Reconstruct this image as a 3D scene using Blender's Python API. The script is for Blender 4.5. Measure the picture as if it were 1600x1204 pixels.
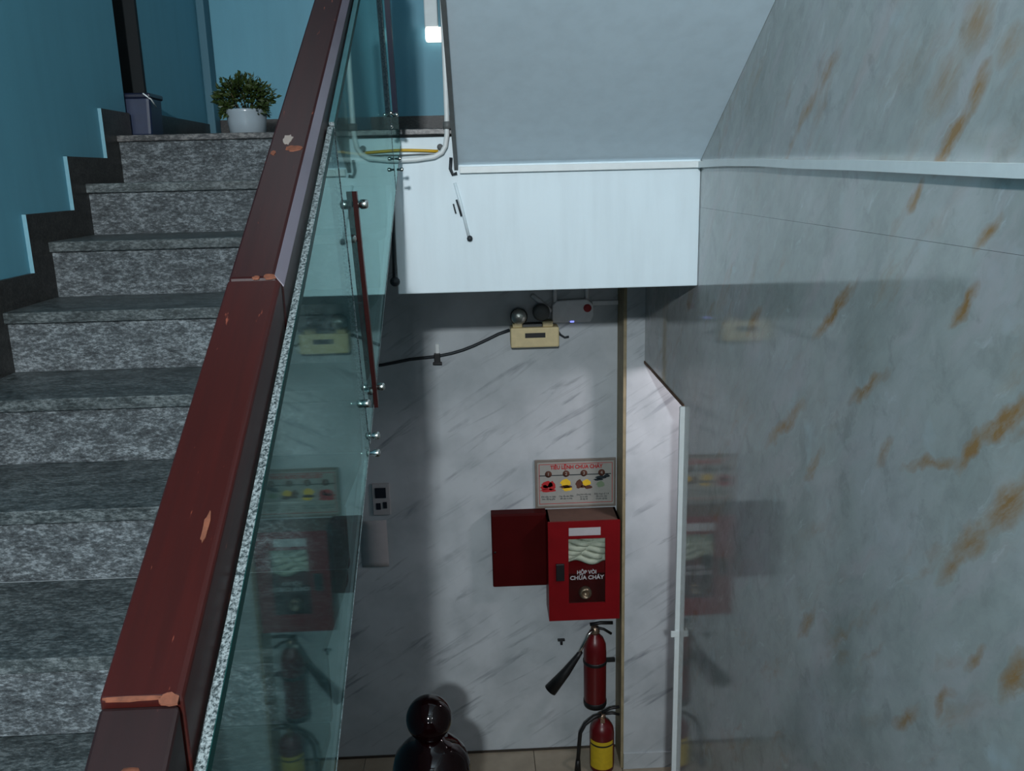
import bpy, bmesh, math, random
from mathutils import Matrix, Vector
random.seed(7)
S = bpy.context.scene
for o in list(bpy.data.objects): bpy.data.objects.remove(o)
COL = S.collection

# ------------------------------------------------------------------ camera (eye = world origin)
cam = bpy.data.cameras.new('camera'); camo = bpy.data.objects.new('camera', cam); COL.objects.link(camo)
Rv = Vector((0.998914, -0.040124, -0.023676)); Uv = Vector((0.032552, 0.237543, 0.970831)); Fv = Vector((0.03333, 0.970548, -0.238592))
camo.matrix_world = Matrix(((Rv.x, Uv.x, -Fv.x, 0), (Rv.y, Uv.y, -Fv.y, 0), (Rv.z, Uv.z, -Fv.z, 0), (0, 0, 0, 1)))
cam.sensor_width = 36.0; cam.lens = 36.0 * 1350 / 1600; cam.clip_start = 0.02
S.camera = camo
# ------------------------------------------------------------------ view, world, lights
S.view_settings.view_transform = 'Standard'; S.view_settings.look = 'None'
S.view_settings.gamma = 1.0; S.view_settings.use_curve_mapping = False
S.view_settings.exposure = 0.0
W = bpy.data.worlds.new('world'); S.world = W; W.use_nodes = True
W.node_tree.nodes['Background'].inputs[0].default_value = (0.75, 0.90, 1.0, 1)
W.node_tree.nodes['Background'].inputs[1].default_value = 0.05

def area_light(name, loc, target, sx, sy, power, color):
    l = bpy.data.lights.new(name, 'AREA'); l.shape = 'RECTANGLE'; l.size = sx; l.size_y = sy
    l.energy = power; l.color = color
    o = bpy.data.objects.new(name, l); COL.objects.link(o); o.location = loc
    o.rotation_euler = (Vector(target) - Vector(loc)).to_track_quat('-Z', 'Y').to_euler()
    return o
area_light('hall_lamp', (-0.22, -2.0, 1.10), (0.1, 3.0, -0.6), 0.14, 0.12, 150.0, (0.91, 0.965, 1.0))
area_light('doorway_glow', (-0.22, -4.6, -0.35), (0.3, 3.0, 0.6), 0.4, 0.3, 12.0, (0.90, 0.95, 1.0))
area_light('corridor_lamp', (1.25, 3.62, -0.9), (0.90, 4.3, -2.3), 0.2, 0.15, 7.0, (1.0, 0.90, 0.94))
area_light('upper_lamp', (-0.75, 2.6, 2.6), (-0.75, 3.4, 0.2), 0.5, 0.3, 5.5, (0.70, 0.92, 1.0))

# ------------------------------------------------------------------ mesh helpers
class MB:
    """collects faces, then links them as one mesh object"""
    def __init__(s): s.v = []; s.f = []; s.m = []; s.sm = []
    def add(s, vs, fs, mi=0, smooth=False):
        n = len(s.v); s.v += [tuple(v) for v in vs]
        for f in fs: s.f.append([n + i for i in f]); s.m.append(mi); s.sm.append(smooth)
    def box(s, x0, x1, y0, y1, z0, z1, mi=0):
        vs = [(x, y, z) for x in (x0, x1) for y in (y0, y1) for z in (z0, z1)]
        s.add(vs, [(0, 1, 3, 2), (4, 6, 7, 5), (0, 4, 5, 1), (2, 3, 7, 6), (0, 2, 6, 4), (1, 5, 7, 3)], mi)
    def prism_x(s, poly, x0, x1, mi=0, mside=None):
        """poly of (y, z), extruded along x"""
        n = len(poly); vs = [(x0, y, z) for y, z in poly] + [(x1, y, z) for y, z in poly]
        s.add(vs, [list(range(n))[::-1], list(range(n, 2 * n))], mi)
        ms = mi if mside is None else mside
        for i in range(n):
            j = (i + 1) % n; a = len(s.v) - 2 * n
            s.f.append([a + i, a + j, a + n + j, a + n + i]); s.m.append(ms[i] if isinstance(ms, (list, tuple)) else ms); s.sm.append(False)
    def prism_y(s, poly, y0, y1, mi=0):
        n = len(poly); vs = [(x, y0, z) for x, z in poly] + [(x, y1, z) for x, z in poly]
        fs = [list(range(n))[::-1], list(range(n, 2 * n))] + [[i, (i + 1) % n, n + (i + 1) % n, n + i] for i in range(n)]
        s.add(vs, fs, mi)
    def tube(s, pts, r, n=10, mi=0, cap=True):
        pts = [Vector(p) for p in pts]; rs = r if isinstance(r, (list, tuple)) else [r] * len(pts)
        rings = []; prev = None
        for i, p in enumerate(pts):
            t = (pts[min(i + 1, len(pts) - 1)] - pts[max(i - 1, 0)]).normalized()
            if prev is None:
                a = Vector((0, 0, 1)) if abs(t.z) < .9 else Vector((1, 0, 0)); u = t.cross(a).normalized()
            else: u = (prev - t * prev.dot(t)).normalized()
            prev = u; w = t.cross(u)
            rings.append([p + (u * math.cos(2 * math.pi * k / n) + w * math.sin(2 * math.pi * k / n)) * rs[i] for k in range(n)])
        vs = [v for rg in rings for v in rg]; fs = []
        for i in range(len(pts) - 1):
            for k in range(n): fs.append((i * n + k, i * n + (k + 1) % n, (i + 1) * n + (k + 1) % n, (i + 1) * n + k))
        s.add(vs, fs, mi, True)
        if cap:
            a = len(s.v) - len(vs)
            s.f.append([a + k for k in range(n)][::-1]); s.m.append(mi); s.sm.append(False)
            b = a + (len(pts) - 1) * n
            s.f.append([b + k for k in range(n)]); s.m.append(mi); s.sm.append(False)
    def lathe(s, prof, c=(0, 0, 0), axis='z', n=32, mi=0, smooth=True):
        """prof: (radius, height) list along axis"""
        vs = []; fs = []
        for r, h in prof:
            for k in range(n):
                a = 2 * math.pi * k / n; x, y = r * math.cos(a), r * math.sin(a)
                p = (x, y, h) if axis == 'z' else ((x, h, y) if axis == 'y' else (h, x, y))
                vs.append((p[0] + c[0], p[1] + c[1], p[2] + c[2]))
        for i in range(len(prof) - 1):
            for k in range(n): fs.append((i * n + k, i * n + (k + 1) % n, (i + 1) * n + (k + 1) % n, (i + 1) * n + k))
        s.add(vs, fs, mi, smooth)
        a = len(s.v) - len(vs)
        if prof[0][0] > 1e-5: s.f.append([a + k for k in range(n)][::-1]); s.m.append(mi); s.sm.append(False)
        if prof[-1][0] > 1e-5:
            b = a + (len(prof) - 1) * n; s.f.append([b + k for k in range(n)]); s.m.append(mi); s.sm.append(False)
    def build(s, name, mats, parent=None, bevel=0.0, loc=None, seg=2):
        me = bpy.data.meshes.new(name); me.from_pydata(s.v, [], s.f)
        if not isinstance(mats, (list, tuple)): mats = [mats]
        for m in mats: me.materials.append(m)
        me.polygons.foreach_set('material_index', s.m); me.polygons.foreach_set('use_smooth', s.sm)
        bm = bmesh.new(); bm.from_mesh(me); bmesh.ops.recalc_face_normals(bm, faces=bm.faces); bm.to_mesh(me); bm.free()
        me.update()
        return link(name, me, parent, bevel, loc, seg)

def link(name, me, parent=None, bevel=0.0, loc=None, seg=2):
    o = bpy.data.objects.new(name, me); COL.objects.link(o)
    if bevel:
        b = o.modifiers.new('bevel', 'BEVEL'); b.width = bevel; b.segments = seg; b.limit_method = 'ANGLE'
    if loc is not None: o.location = loc
    if parent is not None: attach(o, parent)
    return o
def world_loc(o):
    v = Vector((0, 0, 0))
    while o is not None: v += o.location + o.matrix_parent_inverse.translation; o = o.parent
    return v
def attach(o, parent):
    o.parent = parent; o.matrix_parent_inverse = Matrix.Translation(-world_loc(parent))
def tag(o, label=None, cat=None, group=None, kind=None):
    if label: o['label'] = label
    if cat: o['category'] = cat
    if group: o['group'] = group
    if kind: o['kind'] = kind
    return o
def empty(name, loc, label=None, cat=None, group=None, kind=None):
    o = bpy.data.objects.new(name, None); COL.objects.link(o); o.location = loc; o.empty_display_size = .05
    return tag(o, label, cat, group, kind)
def text(name, body, size, loc, mat, parent, width=None, extrude=0.0004, spacing=1.0, bold=0.0):
    """flat print standing on a wall that faces -Y"""
    c = bpy.data.curves.new(name, 'FONT'); c.body = body; c.size = size; c.align_x = 'CENTER'; c.align_y = 'CENTER'; c.extrude = extrude
    c.space_line = spacing; c.resolution_u = 3; c.offset = bold
    o = bpy.data.objects.new(name, c); COL.objects.link(o); c.materials.append(mat)
    o.rotation_euler = (math.pi / 2, 0, 0); o.location = loc
    dg = bpy.context.evaluated_depsgraph_get(); me = bpy.data.meshes.new_from_object(o.evaluated_get(dg)); bpy.data.objects.remove(o); bpy.data.curves.remove(c)
    if width:
        xs = [v.co.x for v in me.vertices]; k = width / (max(xs) - min(xs))
        for v in me.vertices: v.co.x *= k
    me.name = name; o = bpy.data.objects.new(name, me); COL.objects.link(o); o.rotation_euler = (math.pi / 2, 0, 0); o.location = loc
    if not me.materials: me.materials.append(mat)
    if parent is not None: attach(o, parent)
    return o

# ------------------------------------------------------------------ materials
class NT:
    def __init__(s, name):
        s.mat = bpy.data.materials.new(name); s.mat.use_nodes = True; s.t = s.mat.node_tree; s.n = s.t.nodes
        s.p = s.n['Principled BSDF']; s.out = s.n['Material Output']
    def node(s, typ, **kw):
        n = s.n.new(typ)
        for k, v in kw.items():
            if k.startswith('i_'):
                key = k[2:]; key = int(key) if key.isdigit() else key
                n.inputs[key].default_value = v
            else: setattr(n, k, v)
        return n
    def l(s, a, b): s.t.links.new(a, b)
    def coord(s): return s.node('ShaderNodeTexCoord').outputs['Object']
    def mapping(s, vec, loc=(0, 0, 0), rot=(0, 0, 0), sc=(1, 1, 1), typ='POINT'):
        m = s.node('ShaderNodeMapping', vector_type=typ)
        m.inputs['Location'].default_value = loc; m.inputs['Rotation'].default_value = rot; m.inputs['Scale'].default_value = sc
        s.l(vec, m.inputs['Vector']); return m.outputs[0]
    def noise(s, vec, scale, detail=4, rough=.55, dist=0.0):
        n = s.node('ShaderNodeTexNoise'); n.inputs['Scale'].default_value = scale; n.inputs['Detail'].default_value = detail
        n.inputs['Roughness'].default_value = rough; n.inputs['Distortion'].default_value = dist
        s.l(vec, n.inputs['Vector']); return n
    def ramp(s, fac, stops, interp='LINEAR'):
        r = s.node('ShaderNodeValToRGB'); r.color_ramp.interpolation = interp; e = r.color_ramp.elements
        while len(e) < len(stops): e.new(.5)
        for i, (p, c) in enumerate(stops):
            e[i].position = p; e[i].color = (c, c, c, 1) if not isinstance(c, (list, tuple)) else (*c[:3], 1)
        s.l(fac, r.inputs[0]); return r.outputs[0]
    def mix(s, fac, a, b, mode='MIX'):
        m = s.node('ShaderNodeMix', data_type='RGBA', blend_type=mode)
        for i, v in ((0, fac), (6, a), (7, b)):
            sock = m.inputs[i]
            if hasattr(v, 'is_linked'): s.l(v, sock)
            elif isinstance(v, (int, float)): sock.default_value = v if i == 0 else (v, v, v, 1)
            else: sock.default_value = (*v[:3], 1)
        return m.outputs[2]
    def math(s, op, a, b=None, clamp=False):
        m = s.node('ShaderNodeMath', operation=op, use_clamp=clamp)
        for i, v in enumerate((a, b)):
            if v is None: continue
            if hasattr(v, 'is_linked'): s.l(v, m.inputs[i])
            else: m.inputs[i].default_value = v
        return m.outputs[0]
    def bump(s, h, strength=.2, dist=.01):
        b = s.node('ShaderNodeBump'); b.inputs['Strength'].default_value = strength; b.inputs['Distance'].default_value = dist
        s.l(h, b.inputs['Height']); s.l(b.outputs[0], s.p.inputs['Normal'])
    def base(s, c):
        if hasattr(c, 'is_linked'): s.l(c, s.p.inputs['Base Color'])
        else: s.p.inputs['Base Color'].default_value = (*c[:3], 1)
    def set(s, rough=.5, metal=0.0, spec=.5):
        s.p.inputs['Roughness'].default_value = rough; s.p.inputs['Metallic'].default_value = metal
        s.p.inputs['Specular IOR Level'].default_value = spec
def lin(r, g, b):
    f = lambda c: (c / 255 / 12.92) if c / 255 <= .04045 else ((c / 255 + .055) / 1.055) ** 2.4
    return (f(r), f(g), f(b))
def plain(name, c, rough=.5, metal=0.0, spec=.5, var=.12, scale=30, bump=0.0):
    """one colour with a little grain"""
    m = NT(name); co = m.coord(); n = m.noise(co, scale, 4)
    k = m.ramp(n.outputs[0], [(.3, 1 - var), (.7, 1 + var * .3)])
    m.base(m.mix(1.0, c, k, 'MULTIPLY')); m.set(rough, metal, spec)
    if bump: m.bump(n.outputs[0], bump, .004)
    return m.mat

def make_granite(name, c0, c1, c2, rough, bump, scale=95, contrast=.10):
    m = NT(name); co = m.mapping(m.coord(), sc=(.45, 1, 1), rot=(0, .25, 0))
    a = m.noise(co, scale, 5, .75); b = m.noise(co, scale * .22, 3); c = m.noise(co, 5, 3)
    f = m.math('ADD', m.math('MULTIPLY', a.outputs[0], .72), m.math('MULTIPLY', b.outputs[0], .28))
    k = m.ramp(f, [(.5 - contrast, c0), (.5, c1), (.5 + contrast, c2)])
    k = m.mix(1.0, k, m.ramp(c.outputs[0], [(.3, .72), (.7, 1.08)]), 'MULTIPLY')
    m.base(k); m.set(rough, 0, .4); m.bump(f, bump, .006); return m.mat
M = {}
M['riser'] = make_granite('riser_granite', lin(42, 46, 49), lin(82, 88, 91), lin(146, 154, 158), .75, .35, 190, .13)
M['tread'] = make_granite('tread_granite', lin(42, 48, 49), lin(70, 77, 78), lin(112, 119, 120), .45, .12, 150)
M['skirt'] = make_granite('skirting_granite', lin(36, 34, 34), lin(50, 49, 48), lin(70, 68, 66), .45, .1, 140)
M['skirt_edge'] = plain('skirting_edge', lin(120, 168, 182), .7)
M['kerb'] = make_granite('landing_granite', lin(40, 40, 41), lin(64, 64, 65), lin(120, 118, 116), .35, .1, 90)
def paint(name, c, rough=.55, streak=.10):
    m = NT(name); co = m.coord(); a = m.noise(co, 1.6, 4); b = m.noise(m.mapping(co, sc=(6, 6, .7)), 3, 5)
    k = m.mix(1.0, c, m.ramp(a.outputs[0], [(.3, 1 - streak), (.7, 1.02)]), 'MULTIPLY')
    k = m.mix(1.0, k, m.ramp(b.outputs[0], [(.25, .93), (.6, 1.0)]), 'MULTIPLY')
    m.base(k); m.set(rough, 0, .4); n = m.noise(co, 90, 3); m.bump(n.outputs[0], .06, .004); return m.mat
M['blue'] = paint('blue_wall_paint', lin(98, 160, 180), .5)
M['blue_dark'] = paint('shade_and_rail_blue', lin(66, 112, 128), .5)  # painted corner shade on the landing, and the lamp's side rail
M['white'] = paint('white_wall_paint', lin(226, 240, 246), .5, .04)
M['soffit'] = paint('grey_soffit_paint', lin(216, 233, 243), .6, .05)
M['dark'] = plain('recess_shade_paint', lin(8, 17, 21), .8)
M['concrete'] = plain('concrete', lin(120, 122, 122), .8, scale=12)

VEINS = [(1.494, 0.222, -0.92, 0.062, 0.042, 0.6), (1.575, 0.139, -0.7, 0.083, 0.036, 0.45), (1.465, 0.119, -0.8, 0.056, 0.018, 0.8), (1.536, 0.043, -0.85, 0.074, 0.019, 1), (1.646, -0.059, -0.87, 0.04, 0.014, 0.9), (2.103, 0.217, -0.64, 0.084, 0.02, 0.6), (2.228, 0.132, -0.7, 0.103, 0.017, 0.6), (1.383, 0.168, -0.53, 0.037, 0.023, 0.45), (1.393, -0.118, -0.79, 0.046, 0.013, 0.75), (1.989, -0.337, -0.68, 0.134, 0.019, 0.9), (1.447, -0.241, -0.85, 0.053, 0.016, 0.9), (2.577, -0.457, -0.66, 0.085, 0.023, 0.6), (1.787, -0.475, -0.56, 0.114, 0.014, 0.7), (2.265, -0.698, -0.65, 0.176, 0.021, 0.75), (2.05, -0.739, -0.91, 0.08, 0.016, 0.6), (1.293, -0.403, -0.76, 0.094, 0.017, 1), (1.375, -0.479, -0.75, 0.06, 0.014, 0.9), (1.494, -0.539, -0.42, 0.117, 0.011, 0.65), (1.685, -0.589, -1.0, 0.058, 0.014, 0.45), (1.264, -0.534, -0.84, 0.093, 0.027, 0.75), (1.352, -0.635, -0.86, 0.09, 0.025, 0.7), (1.4, -0.705, -0.87, 0.064, 0.015, 0.6), (2.027, -1.168, -0.84, 0.094, 0.022, 0.6), (1.193, -0.796, -1.11, 0.063, 0.022, 0.8), (1.311, -0.826, -0.91, 0.044, 0.01, 0.7), (1.501, -1.087, -0.84, 0.067, 0.015, 0.7), (1.381, -0.965, -1.03, 0.049, 0.012, 0.6)]
def make_right_wall():
    m = NT('brown_veined_panel'); co = m.coord()
    dn = m.noise(co, 9, 4, .6)
    off = m.node('ShaderNodeVectorMath', operation='MULTIPLY_ADD')
    sub = m.node('ShaderNodeVectorMath', operation='SUBTRACT'); m.l(dn.outputs['Color'], sub.inputs[0]); sub.inputs[1].default_value = (.5, .5, .5)
    m.l(sub.outputs[0], off.inputs[0]); off.inputs[1].default_value = (0, .075, .075); m.l(co, off.inputs[2])
    wv = off.outputs[0]
    acc = None
    for y, z, ang, L, w, s in VEINS:
        mp = m.mapping(wv, (.83, y, z), (ang, 0, 0), (9, L * 1.15, w * 1.3), 'TEXTURE')
        g = m.node('ShaderNodeTexGradient', gradient_type='SPHERICAL'); m.l(mp, g.inputs[0])
        v = m.math('MULTIPLY', m.math('POWER', g.outputs['Fac'], .8), 1.35 * s)
        acc = v if acc is None else m.math('MAXIMUM', acc, v)
    # faint veins everywhere else on the sheet, same slant
    st = m.mapping(m.mapping(wv, rot=(math.radians(45), 0, 0)), sc=(1, 3.2, 13))
    sn = m.noise(st, 1.0, 4, .6); mk = m.noise(co, 2.3, 2)
    fa = m.math('MULTIPLY', m.ramp(sn.outputs[0], [(.54, 0), (.70, .9)]), m.ramp(mk.outputs[0], [(.42, 0), (.60, 1)]))
    rag = m.noise(m.mapping(m.mapping(co, rot=(math.radians(45), 0, 0)), sc=(1, 12, 45)), 1.6, 5, .65)
    acc = m.math('MULTIPLY', m.math('MAXIMUM', acc, m.math('MULTIPLY', fa, .55)), m.ramp(rag.outputs[0], [(.3, .45), (.6, 1.15)]), True)
    # clouded grey ground
    c1 = m.noise(wv, 3.2, 6, .6); c2 = m.noise(m.mapping(m.mapping(wv, rot=(math.radians(45), 0, 0)), sc=(1, 4.5, 11)), 2.0, 7, .7)
    g1 = m.ramp(c1.outputs[0], [(.3, lin(154, 160, 157)), (.5, lin(170, 174, 172)), (.72, lin(184, 185, 187))])
    g2 = m.ramp(c2.outputs[0], [(.30, .88), (.5, 1.0), (.72, 1.10)])
    k = m.mix(1.0, g1, g2, 'MULTIPLY')
    bl = m.noise(m.mapping(wv, loc=(3, 1, 2)), 7, 3)
    k = m.mix(m.ramp(bl.outputs[0], [(.62, 0), (.75, .45)]), k, lin(188, 202, 210))
    wh = m.noise(m.mapping(st, loc=(5, 3, 7)), 1.7, 5, .65)
    k = m.mix(m.ramp(wh.outputs[0], [(.62, 0), (.72, .5)]), k, lin(206, 214, 218))
    pk = m.noise(m.mapping(st, loc=(9, 1, 4)), .8, 5, .6); pm = m.noise(m.mapping(wv, loc=(1, 8, 3)), 11, 5, .65)
    k = m.mix(m.ramp(pk.outputs[0], [(.52, 0), (.68, .5)]), k, lin(190, 182, 186))
    k = m.mix(m.ramp(pm.outputs[0], [(.56, 0), (.68, .55)]), k, lin(146, 150, 146))
    k = m.mix(acc, k, lin(158, 124, 84))
    m.base(k); m.set(.055, 0, .5); m.bump(c2.outputs[0], .05, .004); return m.mat
M['rwall'] = make_right_wall()
def make_white_marble():
    m = NT('white_veined_panel'); co = m.coord()
    r = m.mapping(m.mapping(co, rot=(0, math.radians(33), 0)), sc=(1.3, 1.3, 12))
    a = m.noise(r, 1.5, 4, .6, .6); mk = m.noise(co, 3.5, 3)
    st = m.math('MULTIPLY', m.ramp(a.outputs[0], [(.555, 0), (.68, 1)]), m.ramp(mk.outputs[0], [(.38, 0), (.56, 1)]))
    c = m.noise(co, 4, 5); k = m.ramp(c.outputs[0], [(.3, lin(166, 174, 178)), (.6, lin(188, 195, 199))])
    k = m.mix(m.math('MULTIPLY', st, .62), k, lin(106, 112, 122))
    m.base(k); m.set(.35, 0, .4); return m.mat
M['wmarble'] = make_white_marble()
M['floor'] = plain('beige_floor_tile', lin(150, 140, 122), .3, scale=8, var=.2)
M['grout'] = plain('dark_grout', lin(60, 54, 46), .8)
M['pvc'] = plain('white_pvc', lin(226, 232, 232), .45, var=.05)
M['pvc_edge'] = plain('yellowed_edge', lin(150, 138, 108), .6, var=.25, scale=18)
M['rust'] = plain('brown_stained_edge', lin(112, 76, 50), .7, var=.4, scale=22)

def make_wood(name, c, dark, rough):
    m = NT(name); co = m.mapping(m.coord(), rot=(math.radians(-30.6), 0, 0))
    g = m.noise(m.mapping(co, sc=(90, 5, 90)), 1.0, 5, .6)
    k = m.mix(m.ramp(g.outputs[0], [(.35, .55), (.65, 0)]), c, dark)
    s = m.noise(m.mapping(co, sc=(45, 9, 20)), 3.1, 3, .6)
    k = m.mix(m.ramp(s.outputs[0], [(.70, 0), (.76, .55)]), k, lin(150, 78, 58))
    m.base(k); m.set(rough, 0, .3); m.bump(g.outputs[0], .05, .003); return m.mat
M['wood'] = make_wood('red_varnished_wood', lin(54, 13, 9), lin(40, 10, 7), .42)
M['wood_up'] = make_wood('worn_red_wood', lin(46, 14, 13), lin(34, 10, 10), .4)
M['wood_dk'] = make_wood('shade_toned_wood', lin(34, 15, 15), lin(24, 10, 10), .5)
M['bare'] = plain('bare_wood', lin(118, 66, 44), .7, scale=120, var=.4)
M['chip'] = plain('white_filler', lin(140, 128, 120), .8)
M['strip'] = plain('pale_lavender_strip', lin(104, 98, 108), .35, var=.2, scale=6)
M['lacquer'] = plain('dark_red_lacquer', lin(18, 3, 4), .07, 0, .55, var=.1)

def make_glass(name, tint, haze=0):
    """thin architectural glass: straight-through tint + mirror rising at grazing angles (Schlick on |cos|)"""
    m = NT(name); m.n.remove(m.p)
    geo = m.node('ShaderNodeNewGeometry'); dot = m.node('ShaderNodeVectorMath', operation='DOT_PRODUCT')
    m.l(geo.outputs['Normal'], dot.inputs[0]); m.l(geo.outputs['Incoming'], dot.inputs[1])
    c = m.math('ABSOLUTE', dot.outputs['Value']); f = m.math('POWER', m.math('SUBTRACT', 1.0, c, True), 5.0)
    f = m.math('ADD', m.math('MULTIPLY', f, .93), .04)
    tr = m.node('ShaderNodeBsdfTransparent'); tr.inputs[0].default_value = (*tint, 1)
    gl = m.node('ShaderNodeBsdfGlossy'); gl.inputs['Roughness'].default_value = .03; gl.inputs['Color'].default_value = (.50, .76, .74, 1)
    mx = m.node('ShaderNodeMixShader'); m.l(f, mx.inputs[0]); m.l(tr.outputs[0], mx.inputs[1]); m.l(gl.outputs[0], mx.inputs[2])
    res = mx.outputs[0]
    if haze:
        df = m.node('ShaderNodeBsdfDiffuse'); df.inputs[0].default_value = (.46, .58, .57, 1)
        tl = m.node('ShaderNodeBsdfTranslucent'); tl.inputs[0].default_value = (.46, .58, .57, 1)
        ad = m.node('ShaderNodeMixShader'); ad.inputs[0].default_value = .5; m.l(df.outputs[0], ad.inputs[1]); m.l(tl.outputs[0], ad.inputs[2])
        mh = m.node('ShaderNodeMixShader'); n = m.noise(m.coord(), 3, 3)
        m.l(m.math('MULTIPLY', n.outputs[0], 2 * haze), mh.inputs[0]); m.l(res, mh.inputs[1]); m.l(ad.outputs[0], mh.inputs[2]); res = mh.outputs[0]
    m.l(res, m.out.inputs['Surface']); return m.mat
M['glass'] = make_glass('green_tinted_glass', (.67, .75, .74), .07)
M['clear'] = make_glass('clear_glass', (.95, .97, .96))
def make_ground_edge():
    m = NT('ground_glass_edge'); n = m.noise(m.mapping(m.coord(), sc=(1, 1, 1)), 260, 3, .7)
    m.base(m.ramp(n.outputs[0], [(.4, lin(40, 52, 54)), (.6, lin(140, 152, 154))])); m.set(.32, 0, .8); m.bump(n.outputs[0], .4, .003); return m.mat
M['edge'] = make_ground_edge()
M['edge_pol'] = plain('polished_glass_edge', lin(70, 110, 116), .06, 0, 1.0)
M['edge_pale'] = plain('pale_glass_edge', lin(62, 80, 80), .5)
M['edge_dark'] = plain('green_refraction_band', lin(4, 58, 56), .5, 0, .2, 0, .5)
M['steel'] = plain('polished_steel', lin(205, 205, 200), .22, 1.0)
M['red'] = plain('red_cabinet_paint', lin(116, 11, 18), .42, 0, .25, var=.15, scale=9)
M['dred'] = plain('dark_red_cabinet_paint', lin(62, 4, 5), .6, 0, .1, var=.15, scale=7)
M['dusty'] = plain('dusty_red_top', lin(98, 74, 64), .85, scale=25)
M['black'] = plain('black_plastic', lin(14, 16, 18), .5)
M['cable'] = plain('dark_cable', lin(38, 46, 52), .55)
M['hose'] = plain('canvas_hose', lin(196, 200, 184), .85, scale=180)
M['brass'] = plain('dull_brass', lin(150, 130, 112), .35, .8)
M['ext_red'] = plain('extinguisher_red', lin(88, 9, 15), .35, 0, .5, var=.1)
M['ylabel'] = plain('yellow_label', lin(196, 168, 30), .5, scale=40)
M['cream'] = plain('cream_plastic', lin(222, 205, 158), .5, var=.1)
M['grey'] = plain('grey_plastic', lin(104, 107, 107), .55)
M['router'] = plain('white_router_plastic', lin(228, 230, 232), .45, var=.06)
M['lens'] = plain('lamp_lens', lin(214, 214, 204), .25, .7, .7)
M['redmark'] = plain('red_sticker', lin(176, 60, 66), .6)
M['paper'] = plain('paper', lin(172, 172, 174), .85, var=.06)
M['poster'] = plain('poster_paper', lin(150, 151, 145), .5, var=.06)
M['acry'] = plain('poster_frame', lin(120, 112, 104), .4)
M['ink'] = plain('dark_ink', lin(30, 42, 48), .8)
M['redink'] = plain('red_ink', lin(170, 30, 34), .8)
M['yelink'] = plain('yellow_ink', lin(226, 186, 40), .8)
M['brnink'] = plain('brown_ink', lin(84, 48, 34), .8)
M['grnink'] = plain('green_ink', lin(120, 140, 112), .8)
M['yellow'] = plain('yellow_wire', lin(214, 168, 36), .5)
M['pot'] = plain('white_glazed_pot', lin(158, 170, 178), .2, var=.04)
M['soil'] = plain('soil', lin(40, 32, 24), .9)
M['leaf'] = plain('dark_green_leaf', lin(52, 68, 24), .5, var=.4, scale=60)
M['bin'] = plain('dark_blue_bin', lin(36, 48, 74), .4)
M['bin_rim'] = plain('navy_bag_rim', lin(20, 26, 48), .35)
M['socket'] = plain('dark_switch', lin(30, 34, 44), .4)
M['stem'] = plain('stem', lin(70, 60, 36), .8)
def make_emit(name, c, s):
    m = NT(name); m.base(c); m.p.inputs['Emission Color'].default_value = (*c, 1); m.p.inputs['Emission Strength'].default_value = s; return m.mat
M['glow'] = make_emit('lit_diffuser', (1.0, .98, .90), 1.4)
M['blueled'] = make_emit('blue_led', (.25, .3, 1.0), 1.2)

# ------------------------------------------------------------------ the stairwell's measures
XL, XW = -1.288, .8306          # left and right wall
YA, ZA = 3.2563, .1636          # landing nosing
D, H = .30544, .165             # going, rise
YF, ZF = 4.5, -3.355            # far wall, lower floor
SL = H / D
XS = -.305                      # open side of the left flight

# ------------------------------------------------------------------ setting
def struct(o): o['kind'] = 'structure'; return o
m = MB(); m.box(XL - .1, 2.4, YF, YF + .15, ZF - .1, .10); struct(m.build('wall_far', M['wmarble']))
m = MB(); m.box(XL - .5, 2.4, YF, YF + .15, .10, 3.2); struct(m.build('wall_landing', M['blue']))
# left wall with a narrow dark recess beside the landing
m = MB()
m.box(XL - .15, XL, -5.2, 3.40, -4, 3.2); m.box(XL - .15, XL, 3.632, YF, -.3, 3.2); m.box(XL - .15, XL, 3.40, 3.632, -.3, .165); m.box(XL - .15, XL, 3.40, YF, -4, -.3)
struct(m.build('wall_left', M['blue']))
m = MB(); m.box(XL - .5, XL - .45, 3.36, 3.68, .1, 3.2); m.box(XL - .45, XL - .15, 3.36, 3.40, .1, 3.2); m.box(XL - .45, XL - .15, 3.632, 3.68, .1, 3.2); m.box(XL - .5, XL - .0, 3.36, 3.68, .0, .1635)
m.box(XL - .45, XL + .002, 3.612, 3.634, .1635, 3.2); struct(m.build('recess_shade_lining', M['dark']))  # near-black lining: the darkness inside the recess is put into its colour
# right wall: sheets on a backing, opening under the far upper sheet
wr = MB(); wr.box(XW + .008, XW + .12, -5.2, 3.43, -4, 3.2); wr.box(XW + .008, XW + .12, 3.43, YF, -.952, .2); wr.box(XW + .008, XW + .12, 3.43, YF, .2, 3.2)
wr = struct(wr.build('wall_right', M['concrete']))
m = MB(); m.box(XW, XW + .008, -5.2, YF - .001, -.1405, 3.2); m.build('panel', M['rwall'], wr)
m = MB(); m.prism_x([(-5.2, -.1411), (YF - .001, -.1411), (YF - .001, -.952), (3.43, -.952), (3.43, -1.32), (-5.2, -1.32)], XW, XW + .008); m.build('panel', M['rwall'], wr)
m = MB(); m.box(XW, XW + .008, -5.2, 3.43, -4, -1.3205); m.build('panel', M['rwall'], wr)
m = MB(); m.box(XW - .004, XW + .12, 3.43, YF - .01, -.962, -.950); struct(m.build('trim_1', M['rust']))
m = MB(); m.box(XW - .020, XW + .008, 3.418, 3.432, ZF, -.955); m.box(XW - .003, XW + .12, 3.428, 3.436, ZF, -.955); m.box(XW - .038, XW - .004, 3.412, 3.420, -2.008, -1.978); struct(m.build('trim_2', M['pvc'], bevel=.002))
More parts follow.
